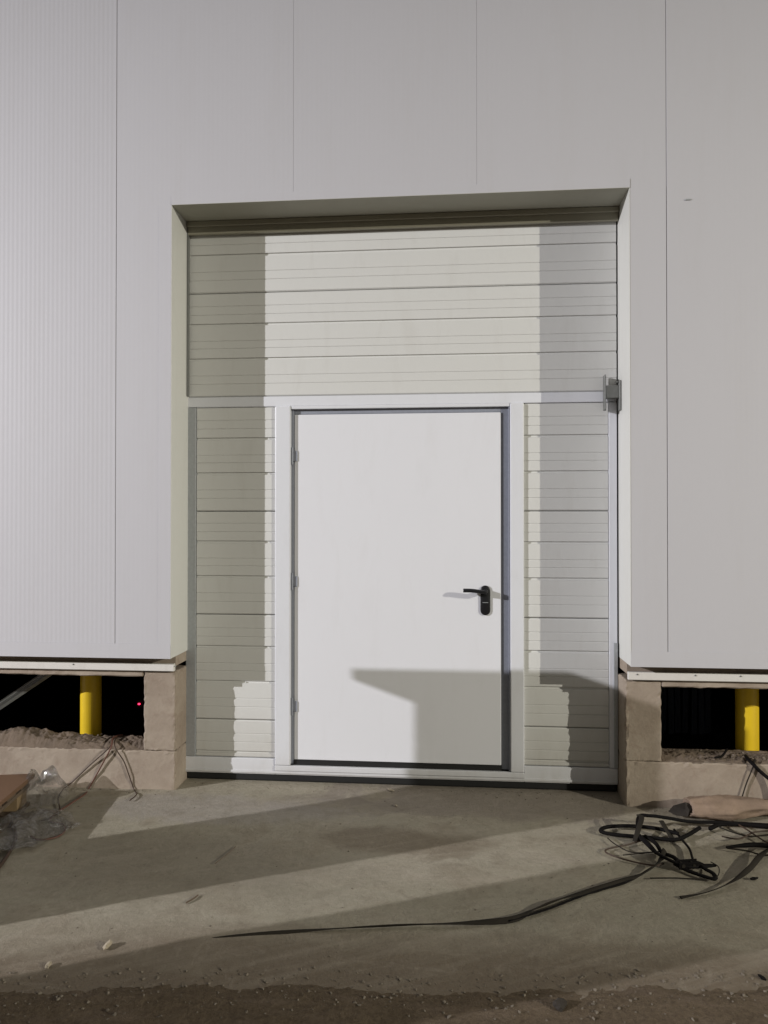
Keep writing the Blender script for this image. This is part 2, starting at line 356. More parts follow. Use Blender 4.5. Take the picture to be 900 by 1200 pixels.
# flashings round the opening: reveal faces with a narrow front flange
def jamb(s, x):
    bm = nb(); fl = .075 if s > 0 else 1.428 - .0035 - XR
    box(bm, *(sorted((x, x - s*.002))), DC-.003, .012, ZB-.002, ZT, 0)            # reveal sheet
    b2 = nb(); box(b2, *(sorted((x - s*.0021, x - s*fl))), DC-.0014, DC-.0004, ZB-.001, ZT+.0015, 0); obj('trim_flange', b2, M['clad'], bld)
    return obj('corner_trim', bm, M['trim'], bld)
jamb(1, XL); jamb(-1, XR)
# (s: +1 = opening lies to the right of the trim)
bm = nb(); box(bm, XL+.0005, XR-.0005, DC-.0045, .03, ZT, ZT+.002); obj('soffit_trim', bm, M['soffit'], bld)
bm = nb(); box(bm, XL-.003, XR+.003, DC-.0030, DC-.0006, ZT+.002, ZT+.05); obj('head_trim', bm, M['clad'], bld)
for x0, x1 in ((-11.5, XL-.0005), (XR+.0005, 11.5)):
    bm = nb(); box(bm, x0, x1, DC-.005, DC-.0036, ZB-.003, ZB+.078); box(bm, x0, x1, DC-.0036, DC+.018, ZB-.003, ZB-.0015)
    obj('base_trim', bm, M['clad'], bld)
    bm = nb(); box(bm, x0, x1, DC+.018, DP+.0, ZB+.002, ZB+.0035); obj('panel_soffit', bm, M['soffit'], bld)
# ledge flashing on the plinth
for x0, x1 in ((-11.5, -1.262), (1.240, 11.5)):
    bm = nb(); box(bm, x0, x1, DP-.024, DP-.001, .674, .717, .003); obj('ledge_flashing', bm, M['ledge'], bld)
# small screws of the ledge
for px, py in ((86, 776), (206, 778), (747, 790), (815, 796), (868, 797)):
    c_ = V(px, py, DP-.024); bm = nb()
    bmesh.ops.create_uvsphere(bm, u_segments=8, v_segments=5, radius=.0045, matrix=Matrix.Translation((c_.x, DP-.0245, .705))); obj('screw', bm, M['galv_dark'], bld)
c_ = V(806, 234, DC); bm = nb(); box(bm, c_.x-.016, c_.x+.016, DC-.004, DC-.0004, c_.z-.004, c_.z+.004, .0015); obj('fastener', bm, M['galv'], bld)

# concrete plinth: curb, piers, lintels (roughened edges)
def rough_block(name, x0, x1, y0, y1, z0, z1, mat, amp=.004, step=.03, parent=bld, seed=0):
    bm = nb(); box(bm, x0, x1, y0, y1, z0, z1, .006)
    nx = max(1, int((x1-x0)/step)); nzv = max(1, int((z1-z0)/step)); ny = max(1, int((y1-y0)/step))
    if nx*nzv < 6000:
        for n_, ax, lo, hi in ((nx, 0, x0, x1), (ny, 1, y0, y1), (nzv, 2, z0, z1)):
            for k in range(1, n_):
                co = [0,0,0]; co[ax] = lo + (hi-lo)*k/n_; no = [0,0,0]; no[ax] = 1
                bmesh.ops.bisect_plane(bm, geom=bm.verts[:]+bm.edges[:]+bm.faces[:], plane_co=co, plane_no=no)
        for v_ in bm.verts:
            c0 = v_.co; e = sum([abs(c0.x-x0) < .008 or abs(c0.x-x1) < .008, abs(c0.y-y0) < .008, abs(c0.z-z0) < .008 or abs(c0.z-z1) < .008])
            a_ = amp * (.25 + 1.1*(e > 1))
            d = Vector((noise.noise(c0*41+Vector((seed,0,0))), noise.noise(c0*41+Vector((0,seed+5,0))), noise.noise(c0*41+Vector((0,0,seed+9)))))
            v_.co = c0 + d*a_*Vector((1,1,1)).length*.6
    return obj(name, bm, mat, parent, smooth=False)
CB = .02   # back of the wall
rough_block('concrete_curb', -2.75, -1.262, DP, CB, -.03, .215, M['conc'], .0045, .022, seed=1)
rough_block('concrete_curb', 1.230, 2.75, DP, CB, -.03, .232, M['conc'], .0045, .022, seed=2)
rough_block('concrete_pier', -1.449, -1.262, DP+.002, CB, .217, .668, M['conc'], .0045, .018, seed=3)
rough_block('concrete_pier', 1.230, 1.419, DP+.002, CB, .234, .668, M['conc'], .0045, .018, seed=4)
rough_block('window_lintel', -2.75, -1.451, DP+.001, CB, .636, .70, M['conc'], .003, .04, seed=5)
rough_block('window_lintel', 1.421, 2.75, DP+.001, CB, .634, .70, M['conc'], .003, .04, seed=6)
for s, xs in ((-1, (-2.75, -2.95)), (1, (2.75, 2.95))):
    a, b = sorted(xs); bm = nb(); box(bm, a, b, DP, CB, -.03, .70); obj('concrete_pier', bm, M['conc'], bld)
    a, b = sorted((s*2.952, s*11.5)); bm = nb(); box(bm, a, b, DP, CB, -.03, .70); obj('concrete_plinth', bm, M['conc'], bld)
# closing strip above plinth so no light enters
for x0, x1 in ((-11.5, -1.262), (1.240, 11.5)):
    bm = nb(); box(bm, x0, x1, DP+.0005, CB, .701, .79); obj('plinth_cap', bm, M['conc'], bld)
# jamb posts behind the trims
for x0, x1 in ((-1.34, -1.2685), (1.2385, 1.31)):
    bm = nb(); box(bm, x0, x1, DP+.025, .12, .79, 3.6); obj('door_post', bm, M['inner'], bld)
bm = nb(); box(bm, -1.34, 1.31, .075, .12, 3.15, 3.6); obj('door_header', bm, M['inner'], bld)
bm = nb(); box(bm, XL+.003, XR-.003, -.035, -.012, 3.212, ZT-.001, .003); obj('head_seal', bm, M['seal'], bld)
bm = nb(); box(bm, XL+.003, XR-.003, -.050, -.036, 3.255, ZT-.0015, .003); obj('head_seal', bm, M['seal'], bld)
# shell
bm = nb(); box(bm, -12, 12, 20, 20.2, 0, 7.7); obj('rear_wall', bm, M['inner'], bld)
for x0, x1 in ((-12, -11.6), (11.6, 12)):
    bm = nb(); box(bm, x0, x1, DC, 20, 0, 7.7); obj('side_wall', bm, M['inner'], bld)
bm = nb(); box(bm, -12.1, 12.1, DC-.05, 20.3, 7.7, 7.95); obj('roof', bm, M['inner'], bld)
bm = nb(); box(bm, -12, 12, .0395, 20, -.2, -.012); obj('inner_floor', bm, M['inner'], bld)

# crumbled mortar and dirt on the window sills
def sill(x0, x1, prof, base, seed):
    def hf(x, y):
        t = (y - DP) / (CB - DP); edge = min(1, max(0, t*4)) 
        h = prof(x) * (math.sin(math.pi*min(1, .12+t*.72))) + N(x, y, 16, seed)*.016 + N(x, y, 45, seed)*.011 + N(x, y, 110, seed)*.004
        return base - .004 + edge*max(.002, h) * (.75 + .25*(x < 0))
    bm = grid(x0, x1, DP+.004, CB+.06, int((x1-x0)*150), 40, hf)
    return tag(obj('dirt_heap', bm, M['dirt']), *([]) ) if False else obj('dirt_heap', bm, M['dirt'])
def pL(x): return .030 + .055*math.exp(-((x+2.23)/.16)**2) + .022*math.exp(-((x+1.95)/.12)**2) + .01*math.exp(-((x+1.55)/.08)**2)
def pR(x): return .018 + .028*max(0, 1-(x-1.42)/.25) * 1.0
d1 = sill(-2.75, -1.452, pL, .215, 1); tag(d1, 'heap of crumbled brown dirt on the sill of the left plinth opening', 'dirt', kind='stuff')
d2 = sill(1.422, 2.75, pR, .232, 2); tag(d2, 'thin layer of crumbled dirt on the sill of the right plinth opening', 'dirt', kind='stuff')
# broken lumps along both sills
def lumps(name, pts, mat, label, cat):
    bm = nb()
    for (x, y, z, r) in pts:
        mt = Matrix.Translation((x, y, z)) @ Matrix.Rotation(random.random()*6, 4, 'Z') @ Matrix.Diagonal((r*random.uniform(.7,1.4), r*random.uniform(.6,1.1), r*random.uniform(.4,.8), 1))
        g = bmesh.ops.create_icosphere(bm, subdivisions=1, radius=1, matrix=mt)
        for v_ in g['verts']: v_.co += Vector((random.uniform(-1,1), random.uniform(-1,1), random.uniform(-1,1)))*r*.28
    return tag(obj(name, bm, mat), label, cat, kind='stuff')
pts = [(random.uniform(-2.4, -1.46), random.uniform(-.15, .02), .235 + random.uniform(0, .012), random.uniform(.003, .011)) for _ in range(50)]
lumps('mortar_crumbs', pts, M['conc_rough'], 'mortar crumbs scattered over the sill of the left plinth opening', 'rubble')
pts = [(random.uniform(1.43, 2.1), random.uniform(-.15, .02), .243 + random.uniform(0, .008), random.uniform(.003, .010)) for _ in range(60)]
lumps('mortar_crumbs', pts, M['conc_rough'], 'mortar crumbs scattered over the sill of the right plinth opening', 'rubble')

# ------------------------------------------------------------------ sectional door with wicket door
door = thing('sectional_door', 'white ribbed sectional industrial door with a wicket door in its middle', 'door', (0, 0, 0)); door['kind'] = 'thing'
OFF = [(.076,0),(.126,0),(.225,1),(.286,0),(.331,0),(.430,1),(.487,0),(.537,0)]
def section(x0, x1, z0, z1, jz, front=0.0):
    """one pressed steel section: jz is the height of the joint its grooves are measured from"""
    pr = [(front+.045, z0), (front+.006, z0), (front, z0+.006)]
    for o_, heavy in OFF:
        z = jz + o_
        if z < z0+.02 or z > z1-.02: continue
        if heavy: pr += [(front, z-.010), (front+.008, z-.007), (front+.010, z+.004), (front, z+.0065)]
        else: pr += [(front, z-.0032), (front+.0030, z-.0006), (front+.0030, z+.0006), (front, z+.0032)]
    pr += [(front, z1-.006), (front+.006, z1), (front+.045, z1)]
    bm = nb(); a = [bm.verts.new((x0, y, z)) for y, z in pr]; b = [bm.verts.new((x1, y, z)) for y, z in pr]
    n = len(pr)
    for i in range(n): bm.faces.new((a[i], b[i], b[(i+1) % n], a[(i+1) % n]))
    bm.faces.new(a); bm.faces.new(b[::-1]); bmesh.ops.recalc_face_normals(bm, faces=bm.faces[:])
    return obj('door_section', bm, M['panel'], door)
section(-1.264, 1.228, 2.2585, 2.870, 2.256); section(-1.264, 1.228, 2.874, 3.262, 2.872)
SL = (-1.203, -.729); SR = (.711, 1.180)
for x0, x1 in (SL, SR):
    section(x0, x1, 1.583, 2.194, 1.580); section(x0, x1, .975, 1.579, .972)
    section(x0, x1, .358, .971, .355); section(x0, x1, .137, .354, -.262)
def part(name, mat, *a, bev=.003, seg=2, parent=door, label=None):
    bm = nb(); box(bm, *a, bev, seg); return obj(name, bm, mat, parent, label=label)
part('top_rail', M['frame'], -1.266, 1.228, -.004, .05, 2.197, 2.2555)
part('rail_lip', M['frame'], -1.203, -.729, -.0015, .045, 2.1955, 2.1968, bev=0)
part('side_profile', M['galv'], -1.266, -1.206, -.006, .045, .137, 2.195)
part('side_profile', M['frame'], 1.183, 1.228, -.006, .045, .137, 2.195)
part('bottom_rail', M['frame'], -1.266, -.7285, -.007, .045, .044, .1345)
part('bottom_rail', M['frame'], .7105, 1.228, -.007, .045, .044, .1345)
part('bottom_rail', M['frame'], -.728, .710, -.0065, .045, .044, .0680)
part('bottom_lip', M['frame'], -1.264, 1.226, -.013, -.0055, .052, .066, bev=.002)
part('bottom_seal', M['rubber'], -1.262, 1.226, .004, .045, .001, .0435, bev=.008)
part('side_seal', M['galv_dark'], -1.2535, -1.2455, -.036, -.008, 2.26, 3.25, bev=.002)
# wicket frame
part('wicket_frame', M['frame'], -.7275, -.6365, -.016, .05, .1005, 2.1965, bev=.005)
part('wicket_frame', M['frame'], .6325, .7095, -.016, .05, .1005, 2.1965, bev=.005)
part('wicket_threshold', M['frame'], -.7275, .7095, -.017, .006, .0685, .0995, bev=.003)
part('wicket_frame', M['frame'], -.6362, .6322, -.010, .05, 2.178, 2.1965, bev=.003)
# inner rebate
part('rebate_profile', M['alu'], .5835, .632, .020, .055, .102, 2.177, bev=.003)
part('rebate_profile', M['alu'], .6245, .632, -.006, .0195, .102, 2.177, bev=.001)
part('rebate_profile', M['alu'], -.636, -.6205, .012, .055, .102, 2.177, bev=.003)
part('rebate_profile', M['alu'], -.620, .583, .018, .055, 2.150, 2.177, bev=.003)
part('gap_seal', M['rubber'], -.6195, .583, .0065, .055, .0685, .1265, bev=.001)
leaf = part('wicket_door', M['leaf'], -.6185, .5815, .010, .052, .129, 2.148, bev=.004, seg=3)
# door handle: rounded backplate, lever on a neck, key rose
hx, hz0, hz1 = .492, .985, 1.155
bm = nb()
def plate(bm, cx, z0, z1, w_, y0, y1, seg=10):
    o_ = []
    for k in range(seg+1): a = math.pi*k/seg; o_.append((cx+w_*math.cos(a), z1-w_+w_*math.sin(a)))
    for k in range(seg+1): a = math.pi + math.pi*k/seg; o_.append((cx+w_*math.cos(a), z0+w_+w_*math.sin(a)))
    a = [bm.verts.new((x, y1, z)) for x, z in o_]; b = [bm.verts.new((x, y0+.002, z)) for x, z in o_]
    c = [bm.verts.new((cx+(x-cx)*.86, y0, (z0+z1)/2+(z-(z0+z1)/2)*.975)) for x, z in o_]; n = len(o_)
    for p_, q_ in ((a, b), (b, c)):
        for i in range(n): bm.faces.new((p_[i], p_[(i+1) % n], q_[(i+1) % n], q_[i]))
    bm.faces.new(c); bm.faces.new(a[::-1])
plate(bm, hx, hz0, hz1, .028, .000, .0125)
tube(bm, [(hx, .008, 1.122), (hx, -.020, 1.122), (hx-.002, -.045, 1.122)], .014, 12, 4)
tube(bm, [(hx+.006, -.046, 1.120), (hx-.03, -.050, 1.124), (hx-.08, -.050, 1.130), (hx-.126, -.046, 1.130)], .0140, 12, 6, flat=.8)
bmesh.ops.recalc_face_normals(bm, faces=bm.faces[:])
obj('door_handle', bm, M['plastic'], leaf, smooth=True)
bm = nb(); box(bm, hx-.016, hx+.016, -.003, .0015, 1.056, 1.0595, .001); obj('key_cylinder', bm, M['galv'], leaf)
for z in (1.905, 1.17, .44):
    bm = nb(); cyl(bm, (-.630, .001), .0062, z-.05, z+.05, 12); cyl(bm, (-.630, .001), .0070, z-.016, z+.016, 12); box(bm, -.628, -.600, .0035, .0118, z-.03, z+.03, .001)
    obj('hinge', bm, M['alu'], leaf)
# side lock / bolt between the door and the reveal
lk = V(718, 459.5, -.045)
bm = nb()
box(bm, 1.156, 1.252, -.070, -.022, lk.z-.036, lk.z+.034, .003)
lockb = obj('slide_bolt', bm, M['galv_dark'], door)
bm = nb(); box(bm, 1.1495, 1.1545, -.072, -.0165, lk.z-.100, lk.z+.095, .001); box(bm, 1.1545, 1.166, -.0215, -.0165, lk.z-.100, lk.z+.095, .001); obj('bolt_plate', bm, M['galv_dark'], lockb)
bm = nb(); box(bm, 1.226, 1.2345, -.085, -.040, lk.z-.105, lk.z+.060, .001); obj('bolt_plate', bm, M['galv_dark'], lockb)
for dz in (-.085, .075):
    bm = nb(); tube(bm, [(1.1600, -.0205, lk.z+dz), (1.1600, -.026, lk.z+dz)], .0035, 8, 0); obj('bolt_screw', bm, M['galv_dark'], lockb)
bm = nb(); tube(bm, [(1.2255, -.05, lk.z+.055), (1.214, -.05, lk.z+.055)], .007, 8, 0); obj('bolt_screw', bm, M['galv_dark'], lockb)
# vertical guide of the side lock low on the right edge
part('side_guide', M['galv'], 1.206, 1.2275, -.016, -.0065, .14, .84, bev=.002)

# ------------------------------------------------------------------ things seen through the plinth openings
def bollard(px, label):
    c_ = V(px, 840, .15); t = thing('bollard', label, 'bollard', (c_.x, .145, -.012), group='yellow bollards behind the plinth')
    bm = nb(); cyl(bm, (0, 0), .062, .006, 1.05, 40); cyl(bm, (0, 0), .062, 1.05, 1.075, 40, .035); obj('post', bm, M['yellow'], t, smooth=False)
    bm = nb(); box(bm, -.1, .1, -.1, .1, 0, .0125, .002); obj('base_plate', bm, M['yellow'], t)
    return t
bollard(107, 'yellow steel bollard behind the left plinth opening')
bollard(875, 'yellow steel bollard behind the right plinth opening')
p0 = V(-50, 862, .12); p1 = V(52, 794, .12); p2 = V(110, 755, .12)
bm = nb(); tube(bm, [p0, (p0+p2)/2, p2], .016, 4, 2); tube(bm, [p0+Vector((0,.0,.03)), (p0+p2)/2+Vector((0,0,.03)), p2+Vector((0,0,.03))], .008, 4, 2)
tag(obj('metal_brace', bm, M['galv']), 'grey galvanised brace slanting across the left plinth opening', 'brace')
c_ = V(163, 825, 1.0); t = thing('indicator_light', 'tiny red indicator light glowing in the dark left plinth opening', 'light', (c_.x, 1.0, c_.z))
bm = nb(); bmesh.ops.create_icosphere(bm, subdivisions=2, radius=.007); 
for v_ in bm.verts: v_.co.x *= 1.4
obj('lens', bm, M['led'], t); bm = nb(); box(bm, -.03, .03, .007, .04, -.03, .03, .004); obj('housing', bm, M['inner'], t)
# hanging plastic strips deep in the right opening
t = thing('strip_curtain', 'faint grey plastic strips hanging in the dark right plinth opening', 'curtain', (2.0, 1.1, 0))
for k in range(9):
    xx = 1.66 + k*.052 - 2.0; bm = nb(); pts = []
    a = [bm.verts.new((xx + .022*math.sin(j*.5)*.08, .02*math.sin(k*1.7+j*.3), z)) for j, z in enumerate([.03+.11*q for q in range(8)])]
    b = [bm.verts.new((v_.co.x+.040, v_.co.y+.008, v_.co.z)) for v_ in a]
    for i in range(7): bm.faces.new((a[i], b[i], b[i+1], a[i+1]))
    f_ = bmesh.ops.extrude_face_region(bm, geom=bm.faces[:])
    bmesh.ops.translate(bm, vec=(0, .002, 0), verts=[g_ for g_ in f_['geom'] if isinstance(g_, bmesh.types.BMVert)])
    obj('strip', bm, M['strip'], t)
bm = nb(); box(bm, -.38, .16, -.02, .03, .80, .84); obj('hanging_rail', bm, M['galv_dark'], t)

# ------------------------------------------------------------------ left: pallet, brown board, film and cables
a = G(36, 908, .165); b = G(-6, 944, .165); u = (b - a).normalized(); ang = math.atan2(u.y, u.x)
pal = thing('pallet', 'dark weathered timber pallet at the left edge under a brown board', 'pallet', (a.x, a.y, 0), ang)
def pbox(name, mat, par, *q, bev=.002):
    bm = nb(); box(bm, *q, bev); return obj(name, bm, mat, par)
# local: +x runs along the visible edge towards the camera, -y points away from the wall gap (to the left)
for k in range(3): pbox('bottom_board', M['wood_dark'], pal, 0, 1.1, -.10-.36*k, -.002-.36*k, .004, .024)
for k in range(3):
    for j, x0 in enumerate((0.0, .48, .96)):
        pbox('block', M['wood'] if (k == 0 and j == 0) else M['wood_dark'], pal, x0+.02, x0+.14, -.11-.36*k, -.012-.36*k, .0245, .100)
for k in range(3): pbox('stringer_board', M['wood_dark'], pal, 0, 1.1, -.115-.36*k, -.004-.36*k, .1005, .120)
for k in range(7): pbox('deck_board', M['wood_dark'], pal, .005+k*.165, .105+k*.165, -.84, -.006, .1205, .140)
bm = nb(); box(bm, -.03, 1.05, -.78, .012, 0, .022, .003); bo = obj('board_sheet', bm, M['card'])
bo.location = (a.x, a.y, .142); bo.rotation_euler = (R(1.0), R(-1.0), ang); tag(bo, 'flat red brown board lying on the pallet at the left edge', 'board')
for v_ in bo.data.vertices: v_.co.z += .006*math.sin(v_.co.x*5)

def film(name, label, cx, cy, w_, d_, h_, seed, rz=0.0, n=46):
    def hf(x, y):
        r = math.sqrt((x/(w_*.5))**2 + (y/(d_*.5))**2)
        e = max(0, 1 - r**1.7)
        return .004 + h_*e*(.62 + .9*abs(N(x, y, 7, seed)) + .5*N(x, y, 15, seed+3)) + .028*abs(N(x, y, 26, seed+5)) + .010*abs(N(x,y,60,seed+8))
    bm = grid(-w_/2, w_/2, -d_/2, d_/2, n, n, hf)
    kill = []
    for v_ in bm.verts:
        r = math.sqrt((v_.co.x/(w_*.5))**2 + (v_.co.y/(d_*.5))**2) + N(v_.co.x, v_.co.y, 8, seed+11)*.35
        if r > 1: kill.append(v_)
        v_.co.x += N(v_.co.x, v_.co.y, 11, seed+20)*.03; v_.co.y += N(v_.co.x, v_.co.y, 11, seed+30)*.03
    bmesh.ops.delete(bm, geom=kill, context='VERTS')
    o = obj(name, bm, M['film'], smooth=True); o.location = (cx, cy, 0.004); o.rotation_euler = (0, 0, rz)
    return tag(o, label, 'plastic film')
film('plastic_film', 'crumpled clear plastic film heaped beside the pallet against the plinth', -1.915, -.42, .24, .46, .15, 3, R(12), 64)
film('plastic_film', 'crumpled clear plastic film spread on the ground in front of the pallet', -1.80, -.84, .40, .62, .08, 9, R(-24), 70)

def cable(name, label, pts, r, mat, flat=1.0, seg=8, n=8, twist=0.0, cat='cable', group=None, lean=0, taper=None):
    bm = nb(); tube(bm, pts, r, seg, n, flat, taper, twist)
    return tag(obj(name, bm, M[mat], smooth=True), label, cat, group)
def on(px, py, h=.008): return G(px, py, h)
def wl(px, py): return V(px, py, DP-.012)
# cables drooping over the curb from the left opening
top = V(133, 868, -.10)
cable('cable', 'thin dark brown cable running from the left opening down to the left', [top+Vector((.03,.10,.0)), top+Vector((0,0,.012)), wl(128, 876), wl(105, 897), wl(83, 918), on(74, 925, .01), on(68, 936), on(70, 950), on(60, 958), on(48, 962)], .0036, 'cable_brown')
cable('cable', 'thin red brown cable hanging steeply down the left curb', [top+Vector((.01,.10,.006)), top+Vector((.0,0,.018)), wl(130, 876), wl(118, 899), wl(104, 924), on(99, 931), on(84, 941), on(66, 953), on(58, 962), on(72, 965), on(76, 973), on(66, 981), on(46, 984), on(36, 980)], .0042, 'cable_red')
cable('cable', 'thin grey brown cable hanging down the left curb nearest the door', [top+Vector((.05,.10,.0)), top+Vector((.015,0,.012)), wl(135, 876), wl(145, 892), wl(151, 908), wl(157, 925), on(160, 931), on(152, 938)], .0034, 'cable_brown')
cable('cable', 'dark brown cable curling along the ground at the left edge', [on(-30, 1046), on(-6, 1022), on(10, 1000), on(18, 982), on(14, 966), on(2, 958, .02), on(-25, 960)], .0085, 'cable_brown')

# ------------------------------------------------------------------ right: black straps, cables, beige sheet
GRP = None
cable('strap', 'long dark flat strap trailing across the concrete from the tangle', [on(240,1101,.004), on(300,1095,.005), on(380,1089,.005), on(470,1084,.006), on(560,1081,.006), on(602,1077,.007), on(625,1066,.010), on(655,1054,.012), on(700,1042,.010), on(735,1031,.010), on(760,1020,.014), on(774,1008,.022), on(779,996,.035)],
      .0125, 'strap', flat=.25, twist=.9, cat='strap', taper=lambda t: .45+.55*min(1, t*2.2))
cable('strap', 'dark flat strap end splitting off beside the long strap', [on(596,1079,.006), on(640,1066,.008), on(690,1047,.008), on(735,1033,.008), on(765,1016,.010)], .006, 'cable_black', flat=.4, cat='strap')
# big loop lying flat at the left of the tangle
cable('cable', 'thick black cable coiled in a flat loop nearest the door', [on(820,970,.02), on(805,979,.015), on(790,984,.014), on(755,981,.013), on(720,978,.012), on(704,974,.012), on(712,969,.014), on(740,968,.018), on(770,971,.024), on(795,977,.03)], .0095, 'cable_black')
cable('cable', 'black cable arched above the loop in the tangle', [on(748,985,.012), on(748,958,.05), on(762,956,.06), on(785,959,.05), on(810,963,.03), on(850,964,.02), on(905,967,.012), on(940,969,.012)], .0085, 'cable_black')
cable('strap', 'grey flat strap standing up in the tangle', [on(744,986,.008), on(748,972,.05), on(752,958,.075), on(748,955,.07)], .0125, 'strap', flat=.3, cat='strap')
cable('strap', 'second grey flat strap standing up right of the loop', [on(775,962,.05), on(779,969,.04), on(785,978,.02), on(790,986,.006)], .0125, 'strap', flat=.3, cat='strap')
cable('cable', 'black cable twisting down through the knot to the buckle', [on(748,978,.03), on(760,990,.02), on(770,1000,.03), on(785,1008,.03), on(800,1014,.022), on(818,1015,.018), on(838,1014,.012)], .0115, 'cable_black', twist=.6, flat=.6)
cable('cable', 'second black cable wound round the knot', [on(756,980,.012), on(768,988,.03), on(776,999,.012), on(790,1005,.032), on(803,1017,.010), on(815,1011,.02), on(828,1016,.012)], .009, 'cable_black')
cable('cable', 'black cable looping out below the buckle', [on(790,1012,.02), on(805,1020,.01), on(822,1026,.010), on(837,1030,.010), on(836,1024,.012), on(826,1018,.018), on(818,1012,.02)], .0105, 'cable_black', flat=.6)
cable('cable', 'thin dark cable curving from the loop to the buckle', [on(790,972,.02), on(800,985,.012), on(808,995,.010), on(812,1008,.012)], .0055, 'cable_black')
cable('wire', 'thin brown wire loop below the black loop', [on(758,983,.01), on(735,990,.006), on(712,995,.006), on(712,1000,.006), on(735,1008,.006), on(765,1014,.006), on(778,1012,.008)], .0038, 'cable_brown', cat='wire')
cable('wire', 'thin brown wire zigzag beside the loop', [on(712,982,.006), on(722,990,.008), on(742,999,.006), on(772,998,.008), on(730,1002,.006)], .0028, 'strap', cat='wire')
cable('wire', 'thin wire lying straight under the buckle', [on(762,1029,.004), on(795,1029,.004), on(828,1031,.004)], .0028, 'strap', cat='wire')
cable('wire', 'thin stiff wire bow at the buckle tip', [on(833,1010,.01), on(842,1016,.02), on(842,1025,.02), on(836,1030,.01)], .0022, 'strap', cat='wire')
t = thing('buckle', 'black ratchet buckle in the middle of the cable tangle', 'buckle', on(806, 1013, .022), R(12))
bm = nb(); box(bm, -.05, .05, -.018, -.012, -.012, .016, .002); box(bm, -.05, .05, .012, .018, -.012, .016, .002); obj('side_plate', bm, M['cable_black'], t)
for xx, rr in ((-.03, .009), (.02, .007)):
    bm = nb(); tube(bm, [(xx, -.02, .002), (xx, .02, .002)], rr, 10, 0); obj('spindle', bm, M['strap'], t)
# right group at the frame edge
cable('cable', 'thick black cable entering at the right edge below the beige sheet', [on(945,971,.014), on(905,969,.014), on(870,966,.014), on(845,966,.012), on(832,971,.012)], .0105, 'cable_black')
cable('cable', 'black cable end pointing left at the right edge', [on(940,996,.016), on(905,992,.018), on(885,990,.018), on(868,991,.016), on(851,993,.010)], .0115, 'cable_black', taper=lambda t: 1-.6*max(0, t-.6)/.4)
cable('strap', 'worn flat strap curving from the right edge to a split end', [on(935,976,.02), on(908,990,.024), on(892,1002,.02), on(878,1018,.014), on(858,1033,.010), on(830,1045,.006), on(797,1052,.004)], .015, 'strap', flat=.25, twist=.7, cat='strap', taper=lambda t: 1-.5*t)
cable('wire', 'thin brown wire arching over the sheet at the right edge', [on(940,935,.08), on(900,937,.09), on(885,941,.08), on(878,944,.07)], .004, 'cable_brown', cat='wire')
for i, (pts, lab) in enumerate((
    ([(840,968),(858,975),(880,980),(905,978),(930,981)], 'thin brown wire, upper one of the bundle at the right edge'),
    ([(846,980),(866,983),(885,975),(912,973)], 'thin brown wire crossing over the bundle at the right edge'),
    ([(852,994),(875,997),(895,1002),(925,1000)], 'thin brown wire, lowest one of the bundle at the right edge'),
    ([(858,962),(875,972),(893,984),(915,996)], 'thin wire slanting down through the bundle at the right edge'))):
    cable('wire', lab, [on(x, y, .010+.006*(k % 2)) for k, (x, y) in enumerate(pts)], .0038, 'cable_brown' if i % 2 else 'strap', cat='wire')
cable('cable', 'black cable leaning out of the right plinth opening', [V(873, 893, .05)+Vector((0,0,.04)), V(876, 889, -.12), wl(884, 897), wl(893, 906), V(915, 925, -.22), V(935, 950, -.26)], .0095, 'cable_black')
cable('wire', 'thin wire hanging down the right curb behind the beige sheet', [V(885, 890, -.16), wl(882, 900), wl(874, 920), wl(868, 940)], .0035, 'strap', cat='wire')
cable('cable', 'short black cable end lying on the sill of the right opening', [V(838, 888, -.14), V(846, 886, -.10), V(852, 878, -.02)], .006, 'cable_black')

# beige rolled sheet with a dark open end
def roll(pts, rad, seg=28, n=14):
    P = smooth_path(pts, n); bm = nb(); rings = []
    for i, p_ in enumerate(P):
        t_ = (P[min(i+1, len(P)-1)] - P[max(i-1, 0)]).normalized(); s_ = t_.cross(Vector((0,0,1))).normalized()
        ring = []
        for k in range(seg):
            a_ = 2*math.pi*k/seg
            r_ = rad*(1 + .30*N(math.cos(a_)*1.5+i*.06, math.sin(a_)*1.5, 1.6, 3) + .30*abs(N(i*.05, k*.55, 1, 7)) + .12*N(i*.3, k*.9, 1, 5))*(.80 + .2*math.sin(i*.13))
            q = p_ + s_*math.cos(a_)*r_*1.5 + Vector((0,0,1))*(math.sin(a_)*r_*.9)
            q.z = max(q.z, .003); ring.append(bm.verts.new(q))
        rings.append(ring)
    for a_, b_ in zip(rings, rings[1:]):
        for k in range(seg): bm.faces.new((a_[k], a_[(k+1) % seg], b_[(k+1) % seg], b_[k]))
    bm.faces.new(rings[-1])
    inner = [bm.verts.new(v_.co*.88 + P[0]*.12) for v_ in rings[0]]
    deep = [bm.verts.new(v_.co + (P[1]-P[0]).normalized()*.14) for v_ in inner]
    for k in range(seg):
        bm.faces.new((rings[0][(k+1) % seg], rings[0][k], inner[k], inner[(k+1) % seg])); bm.faces.new((inner[(k+1) % seg], inner[k], deep[k], deep[(k+1) % seg]))
    bm.faces.new(deep[::-1]); bmesh.ops.recalc_face_normals(bm, faces=bm.faces[:])
    return bm
sheet = thing('rolled_sheet', 'beige rolled sheet with dark open end lying along the right curb', 'sheet')
r0 = G(806, 957, .0); r1 = G(850, 957, 0); r2 = G(905, 957, 0); r3 = G(990, 962, 0)
obj('roll', roll([Vector((q.x, q.y, .050)) for q in (r0, r1, r2, r3)], .052), M['cloth'], sheet, smooth=True)
bm = nb(); e0 = G(785, 952, 0)
tri = [G(783, 951, .006), G(789, 944, .045), G(803, 940, .082), G(808, 950, .050), G(806, 957, .012), G(793, 956, .006)]
